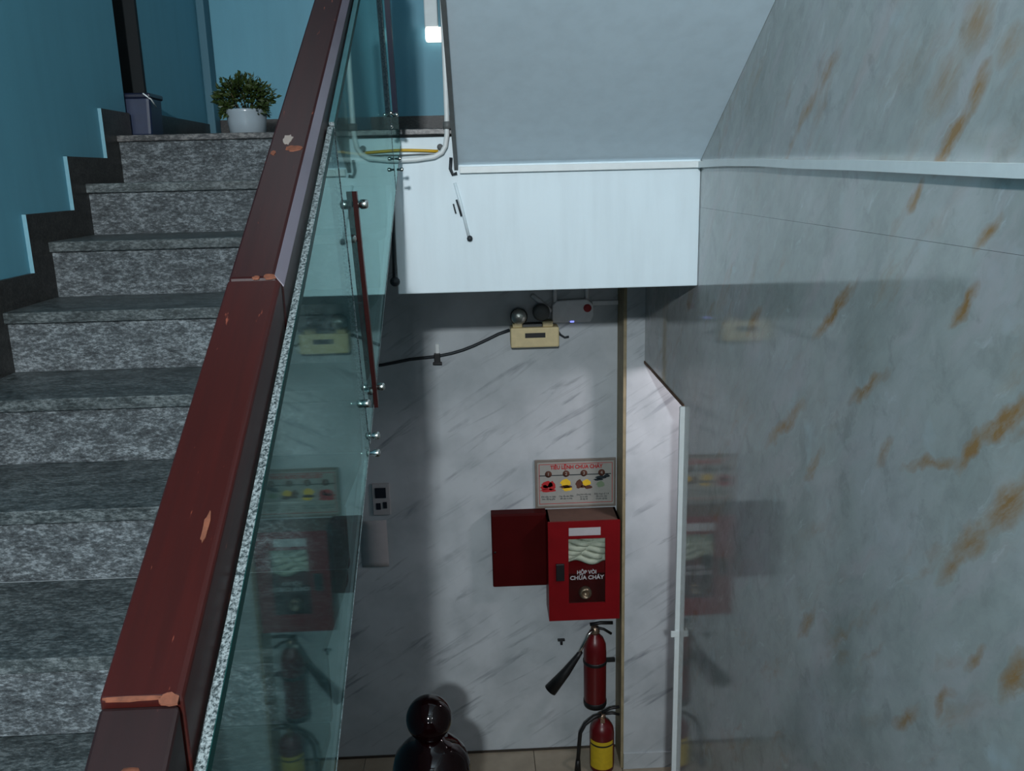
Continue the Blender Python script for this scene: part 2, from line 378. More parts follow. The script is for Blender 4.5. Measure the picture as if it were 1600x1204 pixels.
# boxed white column in front of the far wall, passing behind the opening
m = MB(); m.box(.738, 1.6, 4.30, YF, ZF, -.25); struct(m.build('wall_column', M['wmarble']))
m = MB(); m.box(.722, .738, 4.302, YF, ZF, -.25); struct(m.build('trim_3', M['pvc_edge']))
m = MB(); m.box(.738, 1.6, 4.29, 4.302, ZF + .0, ZF + .10); struct(m.build('baseboard_column', M['wmarble']))
# corridor behind the opening
m = MB(); m.box(2.4, 2.5, 3.0, YF, ZF, -.2); m.box(XW + .12, 2.5, 3.28, 3.4, ZF, -.2); m.box(XW + .12, 2.5, 3.3, YF, -.25, -.15); struct(m.build('wall_corridor', M['wmarble']))
# lower floor with tiles
fl = MB(); fl.box(XL, 2.5, -1.0, YF + .1, ZF - .1, ZF - .006); fl = struct(fl.build('floor', M['grout']))
tile_me = None
for ix in range(7):
    for iy in range(3):
        x0 = XL + .02 + ix * .5; y1 = YF - .002 - iy * .5
        if tile_me is None:
            t = MB(); t.box(.0, .4965, -.4965, 0, 0, .006); o = t.build('tile', M['floor'], fl, .0012, (x0, y1, ZF - .006)); tile_me = o.data
        else: link('tile', tile_me, fl, .0012, (x0, y1, ZF - .006))
m = MB(); m.box(XL, .722, YF - .008, YF, ZF, ZF + .012); struct(m.build('baseboard_far', M['grout']))
# landing slab, its white edge beam, granite nosing and baseboards
m = MB(); m.box(XL, XW, YA + .05, YF, -.02, ZA - .022); struct(m.build('landing_slab', M['concrete']))
m = MB(); m.box(XS - .004, XW - .001, YA + .006, YA + .22, -.434, ZA - .03); struct(m.build('landing_beam', M['white'], bevel=.004))
m = MB(); m.box(XL + .001, -.068, YA, YF - .001, ZA - .022, ZA); struct(m.build('floor_landing', M['kerb'], bevel=.003))
m = MB(); m.box(XL + .012, -.02, YF - .012, YF, ZA, ZA + .122); struct(m.build('baseboard_landing', M['skirt']))
m = MB(); m.box(XL, XL + .012, 3.632, YF, ZA, ZA + .10); struct(m.build('baseboard_left', M['skirt'], bevel=.002))
m = MB(); m.box(XL, XL + .04, YF - .10, YF - .012, ZA, 3.1); struct(m.build('trim_corner_shade', M['blue_dark'], bevel=.006))  # added corner strip; the corner's shade is put into its darker blue
# upper flight: sloped soffit rising toward the viewer
YT = -1.2; z0 = .030
m = MB(); m.prism_x([(YA + .02, z0 - .005), (YT, z0 + SL * (YA - YT)), (YT, z0 + SL * (YA - YT) + .24), (YA + .02, z0 + .24)], -.066, XW - .001)
struct(m.build('stair_soffit', M['soffit']))
m = MB(); m.prism_x([(YA + .004, z0 - .016), (YT, z0 + SL * (YA - YT) - .012), (YT, z0 + SL * (YA - YT) + .20), (YA + .004, z0 + .20)], -.080, -.066)
struct(m.build('trim_5', M['grey']))
# storey behind the viewer
m = MB(); m.box(XL, XW, -5.2, .15, -1.62, -1.50); struct(m.build('floor_upper', M['floor']))
m = MB(); m.box(XL - .1, XW + .1, -5.3, -5.2, -1.6, 3.2); struct(m.build('wall_rear', M['white']))
m = MB(); m.box(XL, XW, -5.2, -1.3, 2.0, 2.1); struct(m.build('ceiling', M['white']))

# ------------------------------------------------------------------ left flight
st = empty('staircase', (-.8, 2.0, -1.5), 'grey granite stair flight climbing to the landing behind the red handrail', 'staircase')
body = []
NST = 10
for k in range(NST):
    y = YA - k * D; z = ZA - k * H
    m = MB(); m.box(XL + .002, XS if k else XS - .006, y + .015, y + .035, z - H, z - .03 if k else z - .022); m.build('riser', M['riser'], st)
    if k:
        m = MB(); m.box(XL + .002, XS - .002, y, y + D + .015, z - .03, z); m.build('tread', M['tread'], st, .003)
    # stepped skirting tile on the wall: low strip along the tread, upright strip beside the riser
    zt = z + .085; yb = y - .105
    if k < 8:
        poly = [(yb, z - H), (yb, zt), (y + (D - .105 if k else .145), zt), (y + (D - .105 if k else .145), z), (y + .015, z), (y + .015, z - H)]
        m = MB(); m.prism_x(poly, XL, XL + .012, 0, [1, 0, 0, 0, 0, 0]); m.build('skirting_tile', [M['skirt'], M['skirt_edge']], st)
top = [(YA - k * D + .034, ZA - k * H - .031) for k in range(NST)]
y9, z9 = YA - (NST - 1) * D, ZA - (NST - 1) * H
poly = []
for k in range(NST):
    y = YA - k * D + .034; z = ZA - k * H
    poly.append((y, z - .032)); poly.append((y, z - H - .03))
poly = poly + [(y9 + .034, z9 - .285), (YA + .036, ZA - .262)]
m = MB(); m.prism_x(poly, XL + .003, XS - .006); m.build('stair_slab', M['white'], st)

# ------------------------------------------------------------------ glass balustrade of the left flight
gb = empty('glass_balustrade', (-.30, 1.8, -.6), 'tinted glass stair railing under a worn red wooden handrail', 'railing')
HX0, HX1 = -.356, -.281
zr = lambda y: -.870 + .592 * y
def rail(y0, y1, dz0, dz1, prof, name, mat, e0=0, e1=0):
    """prof: (x, dz) outline of the handrail"""
    n = len(prof); m = MB()
    vs = [(x, y0 + e0 * dz, zr(y0) + dz0 + dz) for x, dz in prof] + [(x, y1 + e1 * dz, zr(y1) + dz1 + dz) for x, dz in prof]
    m.add(vs, [list(range(n))[::-1], list(range(n, 2 * n))] + [[i, (i + 1) % n, n + (i + 1) % n, n + i] for i in range(n)])
    return m.build(name, mat, gb, .004)
sq = [(HX0, -.085), (HX0, 0), (HX1 - .004, 0), (HX1, -.004), (HX1, -.085)]
ch = [(HX0, -.085), (HX0, 0), (HX1 - .011, 0), (HX1 + .001, -.016), (HX1 + .001, -.085)]
strip = [(HX1 - .0105, -.003), (HX1 - .0105, .0012), (HX1 + .0022, -.0155), (HX1 + .0005, -.018)]
rail(.705, 1.236, 0, 0, sq, 'handrail', M['wood'])
rail(1.240, 3.02, 0, 0, ch, 'handrail', M['wood_up'])
e = rail(1.244, 3.0, 0, 0, strip, 'edge_strip', M['strip']); e['label'] = 'pale lavender strip along the corner'
e = rail(.30, .702, -.05, -.004, [(HX0 + .001, -.085), (HX0 + .001, 0), (HX1 - .002, 0), (HX1 - .002, -.085)], 'handrail', M['wood_dk']); e['label'] = 'dark lower end of the handrail'  # wood coloured darker to paint in the weaker reflection of this tilted end
def patch(name, x0, x1, y0, y1, mat, seed):
    """ragged worn patch lying on the rail's top face"""
    rnd = random.Random(seed); n = 16; cx, cy = (x0 + x1) / 2, (y0 + y1) / 2; vs = []
    for k in range(n):
        a = 2 * math.pi * k / n; r = .75 + .4 * rnd.random()
        x = min(max(cx + (x1 - x0) / 2 * r * math.cos(a), HX0 + .003), HX1 - .003); y = cy + (y1 - y0) / 2 * r * math.sin(a)
        vs.append((x, y, zr(y) + .0012))
    m = MB(); m.add(vs + [(v[0], v[1], v[2] - .002) for v in vs], [list(range(n)), list(range(n, 2 * n))[::-1]] + [[k, (k + 1) % n, n + (k + 1) % n, n + k] for k in range(n)])
    m.build(name, mat, gb)
patch('worn_patch', HX0, -.30, .7025, .7060, M['bare'], 1); patch('worn_patch', -.302, HX1, .697, .7075, M['bare'], 2)
patch('worn_patch', -.302, -.295, .850, .885, M['bare'], 3); patch('worn_patch', -.306, -.289, 1.236, 1.247, M['bare'], 4)
patch('worn_patch', -.322, -.312, 1.237, 1.243, M['bare'], 5)
patch('worn_patch', -.326, -.298, 1.545, 1.562, M['bare'], 6); patch('worn_patch', -.350, -.340, 1.535, 1.548, M['bare'], 7); patch('filler_patch', -.335, -.318, 1.565, 1.595, M['chip'], 8)
m = MB(); m.lathe([(0, .004), (.007, .0035), (.010, 0)], (0, 0, 0), n=12); m.build('plug', M['bare'], gb, loc=(-.314, .655, zr(.655) - .011))
# panes: three sheets, tilted end cuts, ground top edge
GX0, GX1 = -.277, -.267
gt = lambda y: -.957 + .613 * y
gbz = lambda y: -1.660 + .547 * y
def pane(ya, yb, slant, top='edge'):
    """end cuts lean by slant (dy per -dz) about the rail line"""
    def end(y, z0): return lambda z: y + slant * (z0 - z)
    A = end(ya, gt(ya)); B = end(yb, gt(yb))
    def solve(E):
        y = E(-.5)
        for _ in range(40): y = E(gbz(y))
        return y
    yA, yB = solve(A), solve(B)
    poly = [(ya, gt(ya)), (yb, gt(yb)), (yB, gbz(yB)), (yA, gbz(yA))]
    m = MB(); m.prism_x(poly, GX0, GX1, 0, [3, 1, 0, 1])
    p = m.build('glass_pane', [M['glass'], M['edge'], M['edge_pale'], M[top]], gb)
    # dark green line inside the ground edge, painting in the glass's refraction
    u = Vector((yb - ya, gt(yb) - gt(ya))).normalized(); nrm = Vector((u.y, -u.x))
    m = MB(); q = [(ya, gt(ya) - .0005), (yb, gt(yb) - .0005), (yb + nrm.x * .014, gt(yb) + nrm.y * .014), (ya + nrm.x * .014, gt(ya) + nrm.y * .014)]
    m.prism_x(q, GX1 - .0005, GX1 + .0008); m.build('pane_edge_band', M['edge_dark'], p)
    m = MB(); q = [(yA, gbz(yA)), (yB, gbz(yB)), (yB, gbz(yB) + .006), (yA, gbz(yA) + .006)]
    m.prism_x(q, GX1 - .0005, GX1 + .0008); m.build('pane_edge_band', M['edge'], p)
    return p
SLT = .285
pane(.32, 1.713, SLT); pane(1.728, 2.715, SLT, 'edge_pol'); pane(2.735, 2.99, SLT)
# dark red batten closing the joint, bolts
m = MB(); m.prism_x([(1.896, -.030), (1.912, -.030), (2.052, -.530), (2.036, -.545)], GX1 + .001, GX1 + .011); m.build('batten', M['wood_up'], gb)
bolt_me = None
for (y, z, x) in ((1.93, -.058, .014), (2.045, -.495, .014), (2.025, -.50, -.012), (1.87, -.49, 0), (1.985, -.60, .002), (1.975, -.640, .002), (2.90, .195, -.004), (2.90, .19, .014), (2.91, .155, -.006), (2.955, .055, .012), (2.965, .02, .016), (1.905, -.13, -.012)):
    if bolt_me is None:
        b = MB(); b.lathe([(.0, .016), (.006, .0155), (.0095, .013), (.0105, .009), (.0105, 0), (.006, -.006), (.006, -.02)], axis='x', n=14); o = b.build('bolt', M['steel'], gb, loc=(GX1 + .001 + x, y, z)); bolt_me = o.data
    else:
        o = link('bolt', bolt_me, gb, loc=(GX1 + .001 + x, y, z)); o.scale = (.62, .62, .62) if y > 2.5 else (.9, .9, .9)
m = MB(); m.prism_x([(2.93, .185), (2.955, .185), (2.80, .80), (2.775, .80)], GX1 + .004, GX1 + .020); m.build('end_post', M['bin_rim'], gb)

# ------------------------------------------------------------------ newel at the foot of the lower flight
nw = empty('newel_post', (-.247, 2.9, ZF), 'dark red lacquered newel post topped with a glossy ball at the bottom edge', 'post')
m = MB(); m.lathe([(.15, 0), (.15, .16), (.13, .18), (.105, .24), (.10, .5), (.105, .8), (.13, .98), (.150, 1.10), (.150, 1.14), (.138, 1.19), (.11, 1.225), (.085, 1.243), (.06, 1.252), (.05, 1.275)], (-.247, 2.9, ZF), n=48); m.build('shaft', M['lacquer'], nw)
m = MB(); R = .087; m.lathe([(max(R * math.sin(math.pi * i / 28), 0), R * -math.cos(math.pi * i / 28)) for i in range(29)], (-.247, 2.9, -2.003), n=48); m.build('ball', M['lacquer'], nw)

# ------------------------------------------------------------------ landing: bin and potted plant
bn = empty('waste_bin', (-1.275, 3.51, ZA), 'small dark blue waste bin with a navy liner beside the dark recess', 'bin')
m = MB(); m.prism_y([(-1.352, ZA), (-1.212, ZA), (-1.205, ZA + .148), (-1.360, ZA + .148)], 3.425, 3.56); m.build('body', M['bin'], bn, .012)
m = MB(); m.box(-1.364, -1.201, 3.42, 3.565, ZA + .138, ZA + .158); m.build('liner_rim', M['bin_rim'], bn, .006)
m = MB(); m.tube([(-1.224, 3.418, ZA + .155), (-1.212, 3.419, ZA + .145), (-1.201, 3.43, ZA + .135), (-1.199, 3.47, ZA + .11)], .0028, 6); m.build('liner_fold', M['pvc'], bn)
PX, PY = -.872, 3.50
pp = empty('potted_plant', (PX, PY, ZA), 'bushy dark green plant in a white pot on the landing edge', 'plant')
m = MB(); m.lathe([(.058, 0), (.066, .004), (.0725, .05), (.075, .085), (.077, .094), (.074, .096), (.069, .09), (.066, .07)], (PX, PY, ZA), n=32); m.build('pot', M['pot'], pp)
m = MB(); m.lathe([(0, .072), (.066, .072), (.066, .066), (0, .066)], (PX, PY, ZA), n=24); m.build('soil', M['soil'], pp)
m = MB()
for k in range(9):
    a = 2 * math.pi * k / 9; m.tube([(PX + .02 * math.cos(a), PY + .02 * math.sin(a), ZA + .07), (PX + .05 * math.cos(a), PY + .05 * math.sin(a), ZA + .12), (PX + .07 * math.cos(a), PY + .07 * math.sin(a), ZA + .15)], .002, 5)
m.build('stem', M['stem'], pp)
m = MB(); rnd = random.Random(5)
for i in range(2100):
    a = rnd.uniform(0, 2 * math.pi); t = rnd.random(); el = math.asin(rnd.uniform(-.62, 1)); r = (rnd.uniform(.45, 1)) ** .6 * (1 + .16 * math.sin(3 * a + 1) * math.sin(4 * el + a) + .10 * math.sin(7 * a) + .08 * math.sin(9 * el + 2 * a))
    c = Vector((PX - .004 + .108 * r * math.cos(el) * math.cos(a), PY + .090 * r * math.cos(el) * math.sin(a), ZA + .125 + .098 * r * math.sin(el)))
    # the crown parts in front of the pot, as in a drooping plant
    if c.z < ZA + .098 and abs(c.x - PX + .004) < .05 and c.y < PY: continue
    if c.z < ZA + .118 and abs(c.x - PX + .004) < .022 and c.y < PY: continue
    if (Vector((c.x - PX, c.y - PY)).length < .076 and c.z < ZA + .096): continue
    out = Vector((math.cos(el) * math.cos(a), math.cos(el) * math.sin(a), math.sin(el) * .8)); 
    d = (out + Vector((rnd.gauss(0, .45), rnd.gauss(0, .45), rnd.gauss(0, .35)))).normalized(); w = d.cross(Vector((rnd.gauss(0, 1), rnd.gauss(0, 1), rnd.gauss(0, 1)))).normalized()
    L = rnd.uniform(.014, .027); n = d.cross(w) * .0016
    m.add([c - d * L * .5, c + w * L * .22 + n, c + d * L * .5, c - w * L * .22 + n], [(0, 1, 2), (0, 2, 3)])
fo = m.build('foliage', M['leaf'], pp); fo['kind'] = 'stuff'

# ------------------------------------------------------------------ lamp on the landing wall
wl = empty('wall_lamp', (-.175, YF, .62), 'slim white wall lamp with a lit lower end on the blue landing wall', 'lamp')
m = MB(); m.box(-.225, -.160, YF - .05, YF, .690, 1.15); m.build('housing', M['pvc'], wl, .006)
m = MB(); m.box(-.150, -.130, YF - .03, YF, .690, 1.15); m.build('side_rail', M['blue_dark'], wl, .004)
m = MB(); m.box(-.224, -.132, YF - .055, YF, .625, .690); m.build('lit_end', M['glow'], wl, .010)

# ------------------------------------------------------------------ cables and trunking on the beam and right wall
tk = empty('cable_trunking', (.4, YA, .01), 'thin white cable trunking along the beam top and right wall', 'trunking')
m = MB(); m.box(-.060, XW - .004, YA - .016, YA + .006, .003, .027); m.build('trunking_run', M['pvc'], tk, .002)
m = MB(); pts = [(3.24, .003), (2.9, .006), (2.55, .002), (2.26, -.006), (1.9, -.012), (1.32, -.026), (.9, -.03), (-1, -.03)]
for (a, za), (b, zb) in zip(pts[:-1], pts[1:]):
    m.add([(x, y, z + dz) for y, z in ((a, za), (b, zb)) for x, dz in ((XW - .016, 0), (XW, 0), (XW, .022), (XW - .016, .022))], [(0, 1, 2, 3), (4, 5, 6, 7), (0, 1, 5, 4), (1, 2, 6, 5), (2, 3, 7, 6), (3, 0, 4, 7)])
m.build('trunking_run', M['pvc'], tk)
pc = empty('conduit_pipe', (-.1, YA, .1), 'pale grey conduit bending left below the landing edge beside the soffit', 'pipe')
m = MB(); yb = YA - .014
m.tube([(-.098, yb, .72), (-.098, yb, .45), (-.099, yb, .20), (-.101, yb, .14), (-.108, yb, .10), (-.122, yb, .078), (-.15, yb, .064), (-.22, yb, .056), (-.30, yb, .054), (-.46, yb, .060), (-.60, yb, .066)], .0095, 10); m.build('pipe_run', M['pvc'], pc)
m = MB(); m.lathe([(.012, -.006), (.016, -.004), (.016, .018), (.012, .02)], (-.098, yb, .165), n=12); m.build('coupling', M['grey'], pc)
m = MB(); m.lathe([(0, -.012), (.010, -.010), (.011, 0), (.011, .01)], (-.128, YA - .004, .098), axis='y', n=12); m.build('screw_cap', M['grey'], pc)
yw = MB(); y2 = YA - .006
yw.tube([(-.135, y2, .083), (-.18, y2, .086), (-.24, y2, .089), (-.29, y2, .090), (-.35, y2, .082), (-.42, y2, .078), (-.48, y2, .088), (-.56, y2, .09)], .0052, 8)
tag(yw.build('yellow_wire', M['yellow']), 'yellow electric wire strung along the beam just under the landing edge', 'wire')
gw = MB(); gw.tube([(-.13, y2, .072), (-.20, y2, .074), (-.27, y2, .072), (-.36, y2, .070), (-.46, y2, .072)], .0028, 6)
tag(gw.build('grey_wire', M['grey']), 'thin grey wire just under the yellow wire on the beam', 'wire')
hc = empty('hanging_cable', (-.06, YA, -.1), 'short broken cable stub hanging below the corner of the soffit', 'cable')
m = MB(); y3 = YA - .003
m.tube([(-.090, y3, .06), (-.094, y3, .02), (-.086, y3, .0), (-.070, y3, .004)], .006, 8); m.build('cable_strand', M['cable'], hc)
m = MB(); m.tube([(-.076, y3, -.09), (-.068, y3, -.118), (-.060, y3, -.15)], .0042, 6); m.build('cable_strand', M['cable'], hc)
m = MB(); m.tube([(-.088, y3, -.105), (-.080, y3, -.14)], .0032, 6); m.build('cable_strand', M['cable'], hc)
m = MB(); m.tube([(-.080, y3, -.03), (-.062, y3, -.10), (-.036, y3, -.222)], .0055, 8); m.build('painted_sleeve', M['white'], hc)
m = MB(); m.lathe([(0, -.012), (.009, -.008), (.011, 0), (.008, .008), (0, .012)], (-.032, y3 - .003, -.232), n=10); m.build('cable_end', M['cable'], hc)
rc = empty('cable_drop', (-.316, YA, -.2), 'dark cable drop ending in a round knob on the beam beside the glass', 'cable')
m = MB(); m.tube([(-.300, YA - .004, .07), (-.308, YA - .004, -.1), (-.320, YA - .004, -.37)], .006, 8); m.build('cable_sleeve', M['cable'], rc)
m = MB(); m.lathe([(0, -.022), (.014, -.018), (.019, 0), (.016, .01), (.008, .014)], (-.318, YA - .0, -.385), axis='y', n=14); m.build('knob', M['cable'], rc)
m = MB(); m.box(-.338, -.322, YA - .012, YA + .006, -.205, -.155); m.build('cable_clip', M['cable'], rc, .003)

# ------------------------------------------------------------------ far wall: emergency lamp, router, cables
el = empty('emergency_light', (.275, YF, -.89), 'cream twin-head emergency light under the beam on the far wall', 'light')
ye = YF - .105
m = MB(); m.box(.150, .402, ye, YF - .001, -.882, -.777); m.build('case', M['cream'], el, .008)
m = MB(); m.box(.225, .330, ye - .003, ye + .01, -.830, -.805); m.build('label_plate', M['black'], el)
for x0, x1, z1 in ((.162, .212, -.755), (.318, .372, -.748)):
    m = MB(); m.box(x0, x1, ye + .012, YF - .02, -.777, z1); m.build('lamp_bracket', M['cream'], el, .004)
m = MB(); m.box(.214, .316, ye + .02, YF - .02, -.777, -.762); m.build('battery_cover', M['grey'], el, .003)
for x, z, mt in ((.196, -.722, 'lens'), (.312, -.702, 'grey')):
    h = MB(); c = (x, ye + .03, z); h.lathe([(0, .07), (.022, .066), (.038, .04), (.045, .0), (.045, -.010), (.043, -.012)], c, axis='y', n=24); hd = h.build('lamp_head', M['black' if mt == 'lens' else 'grey'], el)
    h = MB(); h.lathe([(.0445, -.010), (.036, -.020), (.016, -.025), (0, -.026)], c, axis='y', n=24); h.build('lens', M['lens'] if mt == 'lens' else M['grey'], hd)
rt = empty('wireless_router', (.48, YF, -.76), 'white wireless router with stub antennas and blue light beside the emergency light', 'router')
m = MB(); m.prism_y([(.372, -.765), (.572, -.765), (.590, -.735), (.588, -.675), (.556, -.645), (.40, -.650), (.372, -.672)], YF - .05, YF - .001); m.build('case', M['router'], rt, .006)
for a, b in (((.388, -.66), (.388, -.56)), ((.556, -.655), (.556, -.55)), ((.268, -.618), (.368, -.706))):
    m = MB(); m.tube([(a[0], YF - .03, a[1]), ((a[0] + b[0]) / 2, YF - .03, (a[1] + b[1]) / 2), (b[0], YF - .03, b[1])], .012, 8); m.build('antenna', M['router'], rt)
m = MB(); m.lathe([(0, -.002), (.021, -.0015), (.021, .004)], (.556, YF - .051, -.692), axis='y', n=20); m.build('round_sticker', M['redmark'], rt)
m = MB(); m.box(.465, .485, YF - .052, YF - .04, -.7655, -.757); m.build('blue_light', M['blueled'], rt)
m = MB(); m.box(.585, .722, YF - .020, YF, -.684, -.660); tag(m.build('wall_conduit', M['router'], bevel=.003), 'short white conduit running right from the router to the column', 'conduit')
pcb = MB(); yc = YF - .010
pcb.tube([(-.95, yc, -.93), (-.75, yc, -.98), (-.536, yc, -.970), (-.46, yc, -.958), (-.384, yc, -.944), (-.31, yc, -.938), (-.238, yc, -.932), (-.16, yc, -.918), (-.10, yc, -.902), (-.044, yc, -.882), (.03, yc, -.850), (.09, yc, -.822), (.149, yc - .004, -.802)], .0085, 8)
m = MB(); m.tube([(.395, yc - .02, -.800), (.415, yc, -.835), (.440, yc, -.852), (.462, yc, -.848)], .006, 8); m.build('lead', M['cable'], el)
tag(pcb.build('power_cable', M['cable']), 'dark power cable sagging across the far wall to the emergency light', 'cable')
ck = empty('cable_hook', (-.238, YF, -.92), 'white wall hook with a black clip holding the dark cable', 'hook')
m = MB(); m.box(-.246, -.226, YF - .012, YF, -.93, -.866); m.build('hook_plate', M['pvc'], ck, .003)
m = MB(); m.box(-.254, -.222, YF - .034, YF - .001, -.968, -.915); m.box(-.262, -.214, YF - .036, YF - .004, -.974, -.962); m.build('clip', M['black'], ck, .003)

# ------------------------------------------------------------------ fire point
YC = 4.31
fc = empty('fire_hose_cabinet', (.52, YF, -2.45), 'bright red fire hose cabinet with a glazed door and white label plate', 'cabinet')
cx0, cx1, cz0, cz1 = .322, .712, -2.405, -1.822
m = MB(); t = .012
m.box(cx0, cx0 + t, YC + .012, YF - .001, cz0, cz1); m.box(cx1 - t, cx1, YC + .012, YF - .001, cz0, cz1); m.box(cx0 + t, cx1 - t, YC + .012, YF - .001, cz0, cz0 + t); m.box(cx0 + t, cx1 - t, YF - .012, YF - .001, cz0 + t, cz1 - t)
m.build('case', M['red'], fc)
m = MB(); m.box(cx0, cx1, YC + .012, YF - .001, cz1 - t, cz1); m.build('dusty_top', M['dusty'], fc)
wx0, wx1, wz0, wz1 = .432, .632, -2.305, -1.922
m = MB(); m.box(cx0, wx0, YC, YC + .012, cz0, cz1); m.box(wx1, cx1, YC, YC + .012, cz0, cz1); m.box(wx0, wx1, YC, YC + .012, cz0, wz0); m.box(wx0, wx1, YC, YC + .012, wz1, cz1)
dr = m.build('door', M['red'], fc)
m = MB(); m.box(wx0, wx1, YC + .007, YC + .010, wz0, wz1); m.build('door_glass', M['clear'], dr)
m = MB(); m.box(.362, .408, YC - .012, YC + .001, -2.162, -2.062); m.build('handle', M['black'], dr, .003)
m = MB(); m.box(.434, .606, YC - .002, YC, -1.903, -1.858); m.build('label_plate', M['paper'], dr)
m = MB()
for i in range(6):
    z = -1.935 - i * .026; pts = []
    for j in range(13):
        x = wx0 - .012 + (wx1 - wx0 + .024) * j / 12; pts.append((x, YC + .055 + .014 * math.sin(j * .9 + i), z + .012 * math.sin(j * .55 + i * 1.3)))
    m.tube(pts, [.020 + .004 * math.sin(i + k) for k in range(13)], 8)
m.box(wx0 - .02, wx1 + .02, YC + .085, YC + .1, -2.085, -1.88)
m.build('canvas_hose', M['hose'], fc)
m = MB(); m.box(wx0 - .03, wx1 + .03, YC + .05, YC + .06, -2.37, -2.155); m.build('inner_plate', M['dred'], fc)
m = MB(); m.lathe([(.022, .045), (.036, .03), (.036, .012), (.030, .0), (.020, -.002), (.018, .02), (0, .022)], (.527, YC + .02, -2.262), axis='y', n=24); m.build('hose_valve', M['brass'], fc)
text('lettering', 'HỘP VÒI', .030, (.531, YC + .0045, -2.122), M['paper'], dr, .105, bold=.0008); text('lettering', 'CHỮA CHÁY', .032, (.532, YC + .0045, -2.154), M['paper'], dr, .186, bold=.0008)
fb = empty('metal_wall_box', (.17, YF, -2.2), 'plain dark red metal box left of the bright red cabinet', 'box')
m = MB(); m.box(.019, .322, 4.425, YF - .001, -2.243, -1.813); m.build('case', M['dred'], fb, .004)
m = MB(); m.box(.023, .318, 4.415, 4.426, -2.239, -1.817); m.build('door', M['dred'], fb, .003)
m = MB(); m.lathe([(.006, .006), (.006, -.004), (0, -.005)], (.036, 4.415, -2.03), axis='y', n=10); m.build('lock', M['black'], fb)
ps = empty('fire_notice', (.5, YF, -1.85), 'framed fire instructions poster with four pictures above the red cabinet', 'poster')
px0, px1, pz0, pz1 = .268, .716, -1.812, -1.530
m = MB(); m.box(px0, px1, YF - .012, YF - .001, pz0, pz1); m.build('backing', M['acry'], ps, .002)
m = MB(); m.box(px0 + .014, px1 - .012, YF - .0135, YF - .011, pz0 + .014, pz1 - .014); m.build('sheet', M['poster'], ps)
yp = YF - .0142
m = MB(); x0, x1, zb, zt = px0 + .022, px1 - .02, pz0 + .026, pz1 - .024; w = .0028
m.box(x0, x1, yp, yp + .001, zt - w, zt); m.box(x0, x1, yp, yp + .001, zb, zb + w); m.box(x0, x0 + w, yp, yp + .001, zb, zt); m.box(x1 - w, x1, yp, yp + .001, zb, zt); m.build('border_line', M['redink'], ps)
text('title', 'TIÊU LỆNH CHỮA CHÁY', .03, (.497, yp, -1.575), M['redink'], ps, .29, bold=.0011)
m = MB(); m.box(.292, .688, yp, yp + .0008, -1.6225, -1.6175); m.build('rule', M['ink'], ps)
for i in range(4):
    cx = .342 + i * .098
    m = MB(); m.lathe([(0, -.0008), (.019, -.0006), (.019, .0006)], (cx, yp, -1.612), axis='y', n=20); nb = m.build('number_disc', M['brnink'], ps)
    text('number', str(i + 1), .026, (cx, yp - .001, -1.612), M['poster'], nb)
def blobs(name, mat, items):
    m = MB()
    for x, z, rx, rz in items:
        n = 14; vs = [(x + rx * math.cos(2 * math.pi * k / n) * (1 + .15 * math.sin(3 * k)), yp, z + rz * math.sin(2 * math.pi * k / n) * (1 + .15 * math.cos(2 * k))) for k in range(n)]
        m.add(vs + [(a, b + .0008, c) for a, b, c in vs], [list(range(n)), list(range(n, 2 * n))[::-1]] + [[k, (k + 1) % n, n + (k + 1) % n, n + k] for k in range(n)])
    m.build(name, mat, ps)
blobs('picture_alarm', M['redink'], [(.335, -1.672, .030, .020), (.320, -1.688, .022, .014), (.360, -1.680, .020, .026), (.340, -1.706, .042, .010)])
blobs('picture_switch', M['yelink'], [(.436, -1.665, .028, .022), (.446, -1.700, .026, .014)]); blobs('picture_switch_bar', M['brnink'], [(.438, -1.688, .034, .009)])
blobs('picture_extinguish', M['brnink'], [(.512, -1.675, .020, .026), (.534, -1.690, .014, .008), (.562, -1.694, .022, .011)]); blobs('picture_flame', M['yelink'], [(.552, -1.668, .024, .018)])
blobs('picture_telephone', M['ink'], [(.632, -1.640, .030, .010), (.618, -1.652, .026, .007), (.665, -1.632, .016, .010)]); blobs('picture_receiver', M['grnink'], [(.630, -1.680, .022, .018)])
for i, s in enumerate(('Khi xảy ra cháy\nbáo động gấp', 'Cúp cầu dao điện\nnơi xảy ra cháy', 'Dùng bình chữa cháy,\ncát và nước\nđể dập tắt', 'Điện thoại số 114\nđội chữa cháy\nchuyên nghiệp')):
    text('caption', s, .0135, (.342 + i * .098, yp, -1.750), M['ink'], ps, .080)

def extinguisher(x, y, z0, hgt, r, label):
    return empty('fire_extinguisher', (x, y, z0), label, 'extinguisher')
# hung carbon dioxide one
ex = extinguisher(.587, 4.40, -3.0, .45, .066, 'slim red fire extinguisher hung on the wall with a black discharge horn')
X, Y, Z = .587, 4.40, -2.995
m = MB(); m.lathe([(.050, 0), (.062, .012), (.064, .03), (.065, .34), (.062, .39), (.048, .425), (.028, .447), (.022, .47)], (X, Y, Z), n=32); cy = m.build('cylinder', M['ext_red'], ex)
m = MB(); m.lathe([(.064, -.002), (.067, .01), (.067, .032), (.0655, .034)], (X, Y, Z), n=32); m.build('base_ring', M['black'], ex)
m = MB(); m.lathe([(.026, .455), (.028, .468), (.022, .495), (.012, .50)], (X, Y, Z), n=16); m.build('valve', M['brass'], ex)
m = MB(); m.tube([(X - .03, Y - .01, Z + .515), (X + .03, Y - .01, Z + .523), (X + .10, Y - .01, Z + .520)], .010, 8); m.tube([(X + .005, Y - .01, Z + .495), (X + .05, Y - .01, Z + .482), (X + .092, Y - .01, Z + .452)], .008, 8); m.build('handle', M['black'], ex)
